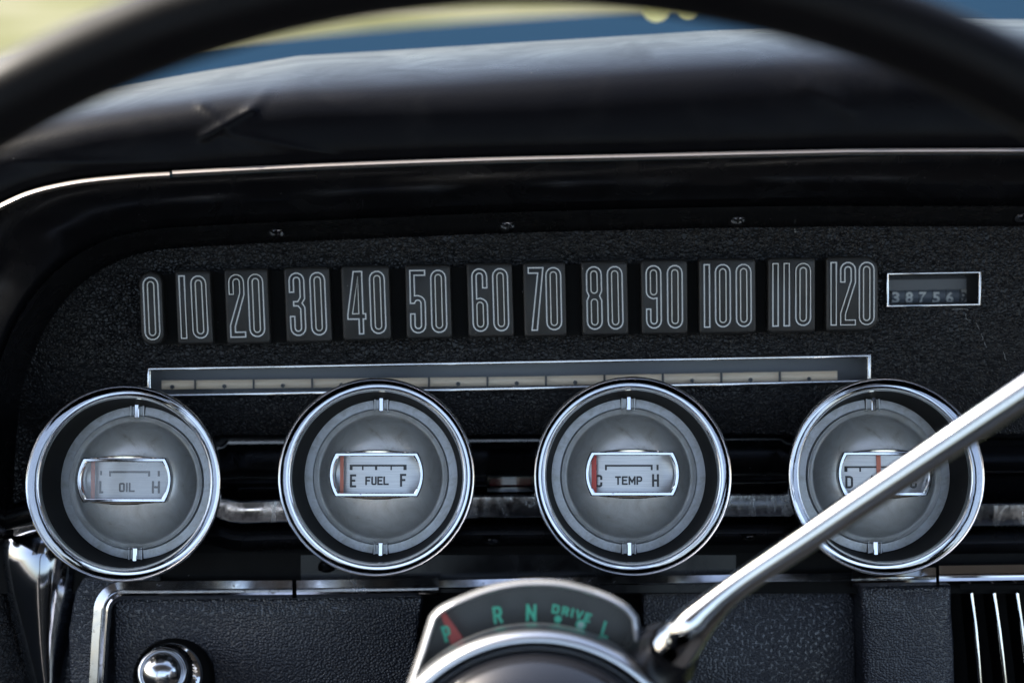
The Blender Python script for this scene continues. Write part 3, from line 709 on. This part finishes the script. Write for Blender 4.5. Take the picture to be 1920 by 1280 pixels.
gauge(1661, 892, 182.5, 'AMP', 'chrome gauge lettered D and A with centred orange needle, crossed by the gear lever', (-32, -8), CLEAR,
      Wd(672, 640, [('AMP', 595, 650, 742, 700), ('D', 467, 651, 510, 722), ('C', 832, 651, 874, 722)]),
      M(672, 640, [(463, 596, 878, 607), (463, 607, 480, 628), (545, 607, 555, 628), (646, 607, 660, 628), (750, 607, 760, 628), (862, 607, 878, 628)]), PALERED, wx=9, wy=4)

# ------------------------------------------------------------------ bright mid band and black rolls between the gauges
L1 = [(-40, 950), (390, 922), (442, 938), (520, 935), (900, 927), (1200, 925), (1480, 924)]
def line_rows(L, prof, x0, x1, n=60):
    """prof: (offset px below the line, depth); rows along x"""
    X = [x0 + (x1 - x0) * i / n for i in range(n + 1)]
    return [[at(x, lerp_line(L, x) + o, y) for x in X] for o, y in prof]
mid = thing('middle_trim', 'wide stained chrome band running behind the four gauges', 'trim', at(950, 950, 0))
for x0, x1, LL in ((300, 1620, L1), (1700, 2880, [(1700, 944), (1840, 942), (2880, 936)])):
    mb = MB(); mb.loft(line_rows(LL, [(0, .006), (0, -.0035), (.9, -.0046), (2.2, -.0052), (3.6, -.0048), (5, -.0036), (40, -.0030), (43, -.0027), (45, .004), (46, .012)], x0, x1))
    mb.build('band', STAINED, mid, smooth=50)
    mb = MB(); mb.loft(line_rows(LL, [(46, .011), (50, .0035), (60, -.0005), (75, -.0025), (90, -.0005), (97, .004), (99, .012)], x0, x1))
    mb.build('lower_roll', BLACK, mid, smooth=50)
mb = MB()
mb.loft(line_rows([(300, 915), (445, 918), (900, 912), (1480, 906), (1620, 905)], [(-5, .018), (-4, .010), (-1, .008), (2, .010), (4, .018)], 446, 1620)); mb.build('bead_strip', PITTED, mid, smooth=50)
mb = MB(); mb.loft(line_rows([(1700, 888), (2880, 882)], [(-5, .012), (-4, .004), (0, .002), (4, .004), (6, .012)], 1700, 2880)); mb.build('bead_strip', CHROME, mid, smooth=50)
mb = MB()
for o0 in (0,):
    mb.loft(line_rows([(300, 836), (1620, 828), (2880, 822)], [(-8, .022), (-2, .0165), (8, .0155), (22, .018), (58, .0195), (62, .014), (70, .013), (110, .02)], 200, 2880))
mb.build('black_ledge', BLACK, mid, smooth=30)
wl = thing('warning_light', 'dark red warning lamp window between the FUEL and TEMP gauges', 'warning lamp', at(957, 905, .01))
mb = MB(); q = [at(x, y, .012) for x, y in ((912, 893), (1002, 892), (1002, 921), (912, 922))]; mb.prism(q, .010, .02, .0005); mb.build('bezel', GLOSS, wl, smooth=30)
mb = MB(); q = [at(x, y, .0095) for x, y in ((918, 897), (996, 896), (996, 911), (918, 912))]; mb.prism(q, .0094, .0105, .0002); mb.build('lens', mat('dark_red_lens', (.06, .006, .008), .12, coat=.5), wl, smooth=30)
# flat black strip under the rolls
mb = MB(); mb.loft([[at(x, y, yy) for x in (-100, 400, 900, 1400, 2060, 2880)] for y, yy in ((1020, .004), (1036, .003), (1100, .003), (1112, .003))])
low = mb.build('lower_strip', MATTE, smooth=0, label='narrow dull black strip under the gauges above the lower chrome trim', cat='dash panel')
mb = MB(); mb.loft([[at(x, y, .0022) for x in (564, 900, 1380)] for y in (1040, 1110)]); mb.build('metal_patch', BLACK, low, smooth=0)
screw(612, 1064, .0015, 13, 'dark recessed screw just below the FUEL gauge', m=BLACK, tilt=1)
screw(922, 1015, -.003, 14, 'bright screw on the black roll between FUEL and TEMP gauges', m=CHROME, tilt=.5)
screw(1405, 1008, -.003, 12, 'bright screw on the black roll right of the TEMP gauge', m=CHROME, tilt=.5)

# ------------------------------------------------------------------ lower chrome trim
lt = thing('lower_trim', 'polished chrome moulding along the top of the padded lower dash', 'trim', at(900, 1100, 0))
TP = [(18, .002), (18, -.005), (16.5, -.0062), (2, -.0074), (0, -.0084), (-2, -.0074), (-5, -.0078), (-10, -.0085), (-15, -.0070), (-17, -.0045), (-18, .002)]
mb = MB(); path = [(178, 1420), (183, 1290), (188, 1200), (192, 1146)] + arc(232, 1146, 40, 180, 270, 10)[1:] + [(330, 1105.5), (548, 1104)]
mb.loft(sweep(path, TP)); mb.build('corner_length', PITTED, lt, smooth=35)
mb = MB(); mb.loft(sweep([(556, 1104), (700, 1102), (822, 1100)], TP)); mb.build('middle_length', PITTED, lt, smooth=35)
TP2 = [(14, .002), (14, -.005), (12.5, -.0060), (2, -.0072), (-1, -.0075), (-3, -.006), (-4, .002)]
mb = MB(); mb.loft(sweep([(818, 1100), (1100, 1094), (1400, 1089), (1602, 1086)], TP2)); mb.build('thin_length', PITTED, lt, smooth=35)
mb = MB(); mb.loft(sweep([(1598, 1083), (1755, 1080)], TP)); mb.build('short_length', CHROME, lt, smooth=35)
mb = MB(); mb.loft(sweep([(1761, 1078), (1900, 1076), (2080, 1073), (2880, 1064)], [(o * 1.08, y) for o, y in TP])); mb.build('end_length', CHROME, lt, smooth=35)

# ------------------------------------------------------------------ lower padded panels
def softpanel(name, out, y, m, label, cat, edge=.002, parent=None, back=.02):
    mb = MB(); pts = [at(px, py, y) for px, py in out]; c = sum(pts, Vector()) / len(pts)
    rows = []
    for k_, yy in ((.000, back), (0, y + edge), (.0006 * edge / .002, y + edge * .35), (.0020 * edge / .002, y)):
        r = []
        for i, p in enumerate(pts):
            a, b = pts[i - 1], pts[(i + 1) % len(pts)]; tn = (b - a); nn_ = Vector((-tn.z, 0, tn.x)).normalized()
            if nn_.dot(c - p) < 0: nn_ = -nn_
            q = p + nn_ * k_; q.y = yy; r.append(q)
        rows.append(r)
    mb.loft(rows, True, False, True); return mb.build(name, m, parent, smooth=70, label=label, cat=cat)
lp = softpanel('knee_pad', [(212, 1420), (212, 1150)] + arc(228, 1138, 16, 180, 270, 4) + [(500, 1119), (790, 1118), (787, 1160), (782, 1230), (770, 1420)], -.001, LEATHER, 'pebbled black vinyl knee panel holding the chrome knob', 'dash panel')
softpanel('column_knee_pad', [(1205, 1100), (1400, 1100), (1560, 1100)] + arc(1572, 1136, 34, 270, 360, 6) + [(1608, 1260), (1610, 1420), (1205, 1420)], .010, LEATHER, 'recessed pebbled vinyl panel beneath the gear lever', 'dash panel', parent=None)
softpanel('vent_surround', [(1614, 1100), (1700, 1099), (1785, 1098), (1786, 1150), (1790, 1200), (1792, 1280), (1796, 1420), (1622, 1420), (1618, 1250), (1615, 1150)], -.004, FINELEATHER, 'fine grained black vinyl pillar beside the slatted air vent', 'dash panel', parent=None, edge=.0025)
mb = MB(); mb.loft([[at(x, y, .0285) for x in (1560, 2880)] for y in (1090, 1420)]); 
av = thing('air_vent', 'black air vent opening with slender upright chrome slats', 'air vent', at(1880, 1200, .01))
mb.build('vent_cavity', MATTE, av, smooth=0)
mb = MB(); mb.loft([[at(x, 1102, y) for x in (1800, 2080)] for y in (-.004, .03)]); mb.loft([[at(x, 1096, -.0035) for x in (1800, 2080)], [at(x, 1104, -.004) for x in (1800, 2080)]]); mb.build('vent_lip', MATTE, av, smooth=0)
for x0, x1 in ((1822, 1838), (1864, 1885), (1907, 1928), (1950, 1975)):
    mb = MB(); P = [at(x0, 1106, .004), at(x0 + (x1 - x0) * .08, 1112, -.001), at(x0 + (x1 - x0) * .42, 1180, -.002), at(x1, 1280, -.002), at(x1 + 12, 1420, -.001)]
    mb.tube(P, [.0005, .0007, .00085, .0009, .0009], 12); mb.build('slat', CHROME, av, smooth=60)
    mb = MB(); mb.loft([[p + Vector((.0003, .001, 0)), p + Vector((.0008, .022, 0))] for p in P]); mb.build('slat_fin', MATTE, av, smooth=0)

# left pad between pillar trim and chrome moulding
softpanel('side_pad', [(150, 1420), (130, 1280), (128, 1180), (140, 1110), (158, 1080), (240, 1075), (300, 1080), (300, 1086), (212, 1090), (180, 1110), (172, 1160), (160, 1300), (156, 1420)], .0, FINELEATHER, 'narrow pebbled black pad left of the chrome corner moulding', 'dash panel', edge=.001)
# curved glossy pillar trim at far left
mb = MB()
def sec(y0, xa, xb, bul, yb): return [at(xa + (xb - xa) * i / 16, y0 + 14 * math.sin(i / 16 * math.pi) * -1, yb - bul * math.sin(i / 16 * math.pi) ** .8 + .006 * (i / 16)) for i in range(17)]
rows = [sec(998, 30, 130, .000, .006), sec(1003, 14, 160, .006, .003), sec(1020, 5, 168, .010, .002), sec(1060, 6, 160, .012, .002), sec(1120, 14, 152, .012, .003), sec(1180, 28, 140, .011, .004), sec(1240, 44, 128, .010, .004), sec(1300, 60, 122, .009, .004), sec(1420, 80, 118, .008, .004)]
mb.loft(rows); pt = mb.build('pillar_trim', mat('dark_chrome', (.34, .36, .40), .10, 1), smooth=180, label='dark chrome curved metal trim sweeping down left of the OIL gauge', cat='trim')
mb = MB(); mb.tube([at(x, y, -.004) for x, y in ((-60, 985), (0, 975), (60, 958), (150, 950), (260, 965))], [.0035, .0042, .005, .005, .004], 18); mb.build('black_roll', BLACK, smooth=60, label='rounded black roll running behind the OIL gauge at the panel end', cat='trim')
mb = MB(); rows = []
for y0, xa, xb in ((1000, -80, 14), (1060, -80, 6), (1120, -80, 14), (1180, -80, 28), (1240, -80, 44), (1300, -80, 60), (1420, -80, 80)):
    rows.append([at(xa + (xb - xa) * i / 8, y0, .006 - .006 * math.sin(i / 8 * math.pi)) for i in range(9)])
mb.loft(rows); mb.build('kick_panel', VINYL, smooth=60, label='grained black vinyl at the lower left corner beside the glossy trim', cat='dash panel')
mb = MB(); mb.loft([[at(x, y, .009) for x in (-80, 320)] for y in (960, 1420)]); mb.build('lower_backing', FINELEATHER, smooth=0, label='dull black backing behind the left trim pieces', cat='dash panel')

# knob
kc = at(304, 1260, -.026); kb = thing('pull_knob', 'ribbed chrome pull knob with ball centre on the pebbled knee panel', 'knob', kc)
mb = MB(); prof = [(max(1e-6, .0073 * math.sin(a)), .0004 - .0066 * math.cos(a)) for a in [math.pi / 2 * i / 14 for i in range(15)]] + [(.0073, .0006), (.0078, .0012), (.0086, .0004), (.0092, .001), (.0094, .0022), (.0095, .004)]
mb.lathe(prof, kc, 64); mb.build('cap', mat('worn_chrome', (.80, .81, .83), .2, 1), kb, smooth=70)
mb = MB(); N = 60; rows = []
for y_ in (.003, .0045, .012, .0135):
    rows.append([kc + Vector(((.0104 + (.00045 if k_ % 2 else -.0001)) * math.cos(2 * math.pi * k_ / (2 * N)), y_, (.0104 + (.00045 if k_ % 2 else -.0001)) * math.sin(2 * math.pi * k_ / (2 * N)))) for k_ in range(2 * N)])
mb.loft(rows, True); mb.build('knurled_skirt', CHROME, kb, smooth=20)
mb = MB(); mb.lathe([(.0103, .0128), (.0116, .0132), (.0122, .015), (.0120, .018), (.0115, .020)], kc, 64); mb.build('collar', CHROME, kb, smooth=50)
mb = MB(); mb.lathe([(.0108, .0195), (.0135, .0200), (.0150, .0225), (.0152, .0255)], kc, 64); mb.build('base', MATTE, kb, smooth=50)

for o in kb.children:
    Pk = Matrix.Rotation(R(-15), 4, 'X'); o.data.transform(Pk)
# ------------------------------------------------------------------ steering column, gear indicator, gear lever
YH = -.115
hc = at(1004, 1486, YH); kh = S * (D + YH) / D
colm = thing('steering_column', 'black steering column head with domed cover below the gear indicator', 'steering column', hc)
mb = MB(); mb.lathe([(300 * kh, .004), (298 * kh, .010), (290 * kh, .03), (250 * kh, .12), (245 * kh, .15)], hc, 96); mb.build('shroud', BLACK, colm, smooth=50)
mb = MB(); mb.lathe([(312 * kh, .008), (313 * kh, -.002), (309 * kh, -.006), (300 * kh, -.0085), (292 * kh, -.0085), (288 * kh, -.006), (287 * kh, .004)], hc, 128); mb.build('chrome_ring', mat('satin_chrome', (.72, .73, .75), .32, 1), colm, smooth=60)
mb = MB(); mb.lathe([(286 * kh, .004), (280 * kh, .002), (278 * kh, -.003), (272 * kh, -.008), (255 * kh, -.015), (215 * kh, -.022), (120 * kh, -.028), (1e-6, -.03)], hc, 96); mb.build('hub_cover', mat('hub_black', (.012, .012, .014), .16, coat=.6), colm, smooth=60)
mb = MB(); mb.lathe([(282 * kh, -.001), (281 * kh, -.0042), (276 * kh, -.0056), (271 * kh, -.0056), (269 * kh, -.003)], hc, 128); mb.build('hub_ring', mat('smoky_ring', (.30, .31, .33), .22, .8), colm, smooth=60)

gi = thing('gear_indicator', 'arched clear gear indicator lettered P R N DRIVE L in green', 'gear indicator', at(1000, 1170, YH))
top = lambda s_, n=24: [(1000 + 196 * s_ * (i / n * 2 - 1), 1083 + (1 - s_) * 60 + 72 * s_ * (abs(i / n * 2 - 1)) ** 2.1) for i in range(n + 1)]
def gi_out(ins_, yy):
    P = []
    T = [(804, 1154), (822, 1136), (860, 1117), (910, 1098), (960, 1087), (1000, 1084), (1050, 1086), (1100, 1097), (1145, 1113), (1180, 1134), (1198, 1156)]
    for x, y in spline([Vector(t) for t in T], 4): P.append(Vector((x, y)))
    P += [Vector((1205, 1200)), Vector((1216, 1260)), Vector((1240, 1400)), Vector((730, 1400)), Vector((762, 1280)), Vector((785, 1215))]
    cc = Vector((1000, 1250)); n_ = len(P); out = []
    for i, p in enumerate(P):
        tn = (P[(i + 1) % n_] - P[i - 1]).normalized(); nr = Vector((-tn.y, tn.x))
        if nr.dot(cc - p) < 0: nr = -nr
        out.append(p + nr * ins_)
    return [at(p.x, p.y, yy) for p in out]
mb = MB(); mb.loft([gi_out(7, YH + .022), gi_out(3, YH + .018)], True); mb.f.append(list(range(len(gi_out(0, 0))))); mb.build('back_plate', mat('indicator_black', (.02, .02, .022), .35), gi, smooth=30)
EDGE = mat('edge_highlight', (.62, .62, .63), .28, .5, coat=.6)  # whitish colour stands for the highlight along the clear lens edge
mb = MB(); mb.loft([gi_out(2, YH + .02), gi_out(0, YH + .012), gi_out(0, YH + .004), gi_out(3, YH + .001), gi_out(10, YH - .0005), gi_out(13, YH + .001), gi_out(14, YH + .005)], True); mb.build('lens_edge', ACRYL, gi, smooth=50)
mb = MB(); mb.loft([gi_out(5, YH + .0002), gi_out(7, YH - .0012), gi_out(11, YH - .0016), gi_out(14, YH - .0008), gi_out(16, YH + .004)], True); mb.build('lens_rim', EDGE, gi, smooth=50)
mb = MB(); mb.verts(gi_out(12, YH + .001)); mb.f.append(list(range(len(mb.v)))); mb.build('lens_face', DUSTY, gi, smooth=0)
yl = YH + .012
def gtxt(tx, x, y, h, w_, rot, m=GREEN, name='letter', bold=.035):
    mb = MB(); p = at(x, y, yl); strokes_mb(mb, tx, p.x, p.z, h * S * (D + yl) / D, yl - (.001 if tx == 'P' else 0), w_ * S * (D + yl) / D, (5.2 if h > 20 else 4.0) * S * (D + yl) / D, rot)
    mb.build(name, m, gi, smooth=0)
gtxt('P', 838, 1186, 30, 15, 17); gtxt('R', 933, 1152, 32, 17, 7); gtxt('N', 996, 1148, 32, 19, -1)
gtxt('L', 1136, 1180, 31, 15, -17)
for i, ch in enumerate('DRIVE'):
    gtxt(ch, (1042, 1060, 1073, 1086, 1102)[i], (1141, 1145, 1148, 1151.5, 1157)[i], 17, (14, 13, 5, 14, 12)[i], (-8, -11, -12, -14, -17)[i])
for x, y, r_, m_ in ((1046, 1160, 7, GREEN), (1089, 1171, 10, GREEN), (1089, 1171, 6, PALE)):
    mb = MB(); mb.lathe([(r_ * kh * 1.01, 0), (1e-6, 0)], at(x, y, yl - (.0003 if m_ is PALE else 0)), 24); mb.build('dot', m_, gi, smooth=0)
mb = MB(); mb.face([at(x, y, yl - .0005) for x, y in ((825, 1147), (835, 1148), (868, 1195), (846, 1208))]); mb.build('pointer', mat('pointer_red', (.55, .05, .04), .5), gi, smooth=0)

gl = thing('gear_lever', 'polished chrome gear lever slanting up to the right across the last gauge', 'gear lever', at(1280, 1200, -.12))
P = [(1262, 1216, -.122), (1276, 1199, -.124), (1296, 1176, -.128), (1322, 1150, -.130), (1356, 1119, -.132), (1400, 1086, -.134), (1500, 1019, -.139), (1600, 951, -.144), (1750, 850, -.152), (1980, 696, -.164)]
rad = [.0080, .0078, .0069, .0056, .0045, .0042, .0044, .0046, .0048, .0051]
V = spline([Vector(p) for p in P], 6); Rd = [v[0] for v in spline([Vector((r_, 0)) for r_ in rad], 6)]
mb = MB(); mb.tube([at(*v) for v in V], [q * .93 for q in Rd], 40); mb.build('rod', mat('polished_chrome', (.80, .81, .81), .05, 1), gl, smooth=60)
mb = MB(); mb.tube([at(1225, 1250, -.10), at(1250, 1226, -.116), at(1264, 1212, -.124)], [.013, .0105, .0078], 32); mb.build('boot', BLACK, gl, smooth=60)
mb = MB(); mb.tube([at(1200, 1290, -.10), at(1290, 1275, -.10)], [.017, .014], 40); mb.build('socket', GLOSS, gl, smooth=60)

# ------------------------------------------------------------------ steering wheel
dY = -.285; wc_ = at(990, 1930, dY); kw = S * (D + dY) / D
swh = thing('steering_wheel', 'thin black steering wheel rim arching out of focus over the instruments', 'steering wheel', wc_)
Rin = 1918 * kw; rt = .0092
mb = MB(); N = 240; rows = []
for i in range(N):
    a = 2 * math.pi * i / N; ca, sa = math.cos(a), math.sin(a); r = []
    for j in range(36):
        b = 2 * math.pi * j / 36
        rr_ = rt * (1 - .10 * math.exp(-((b - 3.9) / .28) ** 2) - .0 * math.cos(b))
        q = Rin + rt + rr_ * math.cos(b); r.append(wc_ + Vector((q * ca, rr_ * math.sin(b) * 1.0, q * sa)))
    rows.append(r)
rows.append(rows[0]); mb.loft(rows, True); mb.build('rim', RIM, swh, smooth=180)
for sg in (-1, 1):
    mb = MB(); mb.tube([wc_ + Vector((sg * .045, .03, -.012)), wc_ + Vector((sg * .12, .02, -.022)), wc_ + Vector((sg * (Rin + .004), .0, -.03))], [.012, .010, .008], 20); mb.build('spoke', CHROME, swh, smooth=60)
mb = MB(); mb.lathe([(.05, .10), (.052, .05), (.048, .03), (.03, .022), (1e-6, .02)], wc_ + Vector((0, .01, -.012)), 64); mb.build('hub', BLACK, swh, smooth=60)

BLOB = bpy.data.materials.new('amber_translucent'); BLOB.use_nodes = True; _n = BLOB.node_tree
_t = _n.nodes.new('ShaderNodeBsdfTranslucent'); _t.inputs[0].default_value = (.62, .62, .42, 1); _n.links.new(_t.outputs[0], _n.nodes['Material Output'].inputs[0])
# two made-up translucent blobs standing for bright grass seen over the dash top
for i, (x, h_, r_) in enumerate(((1232, 24, .0062), (1292, 20, .0046))):
    mb = MB(); b0 = at(x, 12, .172); mb.lathe([(1e-6, -.002), (r_ * .7, -.0015), (r_, .001), (r_, .006), (r_ * .8, .008)], b0, 24)
    o = mb.build('grass_blob', BLOB, smooth=60, label=('larger' if i == 0 else 'smaller') + ' pale stud of the pair added for bright grass seen over the dash top', cat='blob')

# ------------------------------------------------------------------ lean the whole car frame back
for o in list(col.objects):
    if o.parent is None and o.type in ('MESH', 'EMPTY') and o not in WORLD_OBJS:
        o.matrix_basis = ROT @ o.matrix_basis
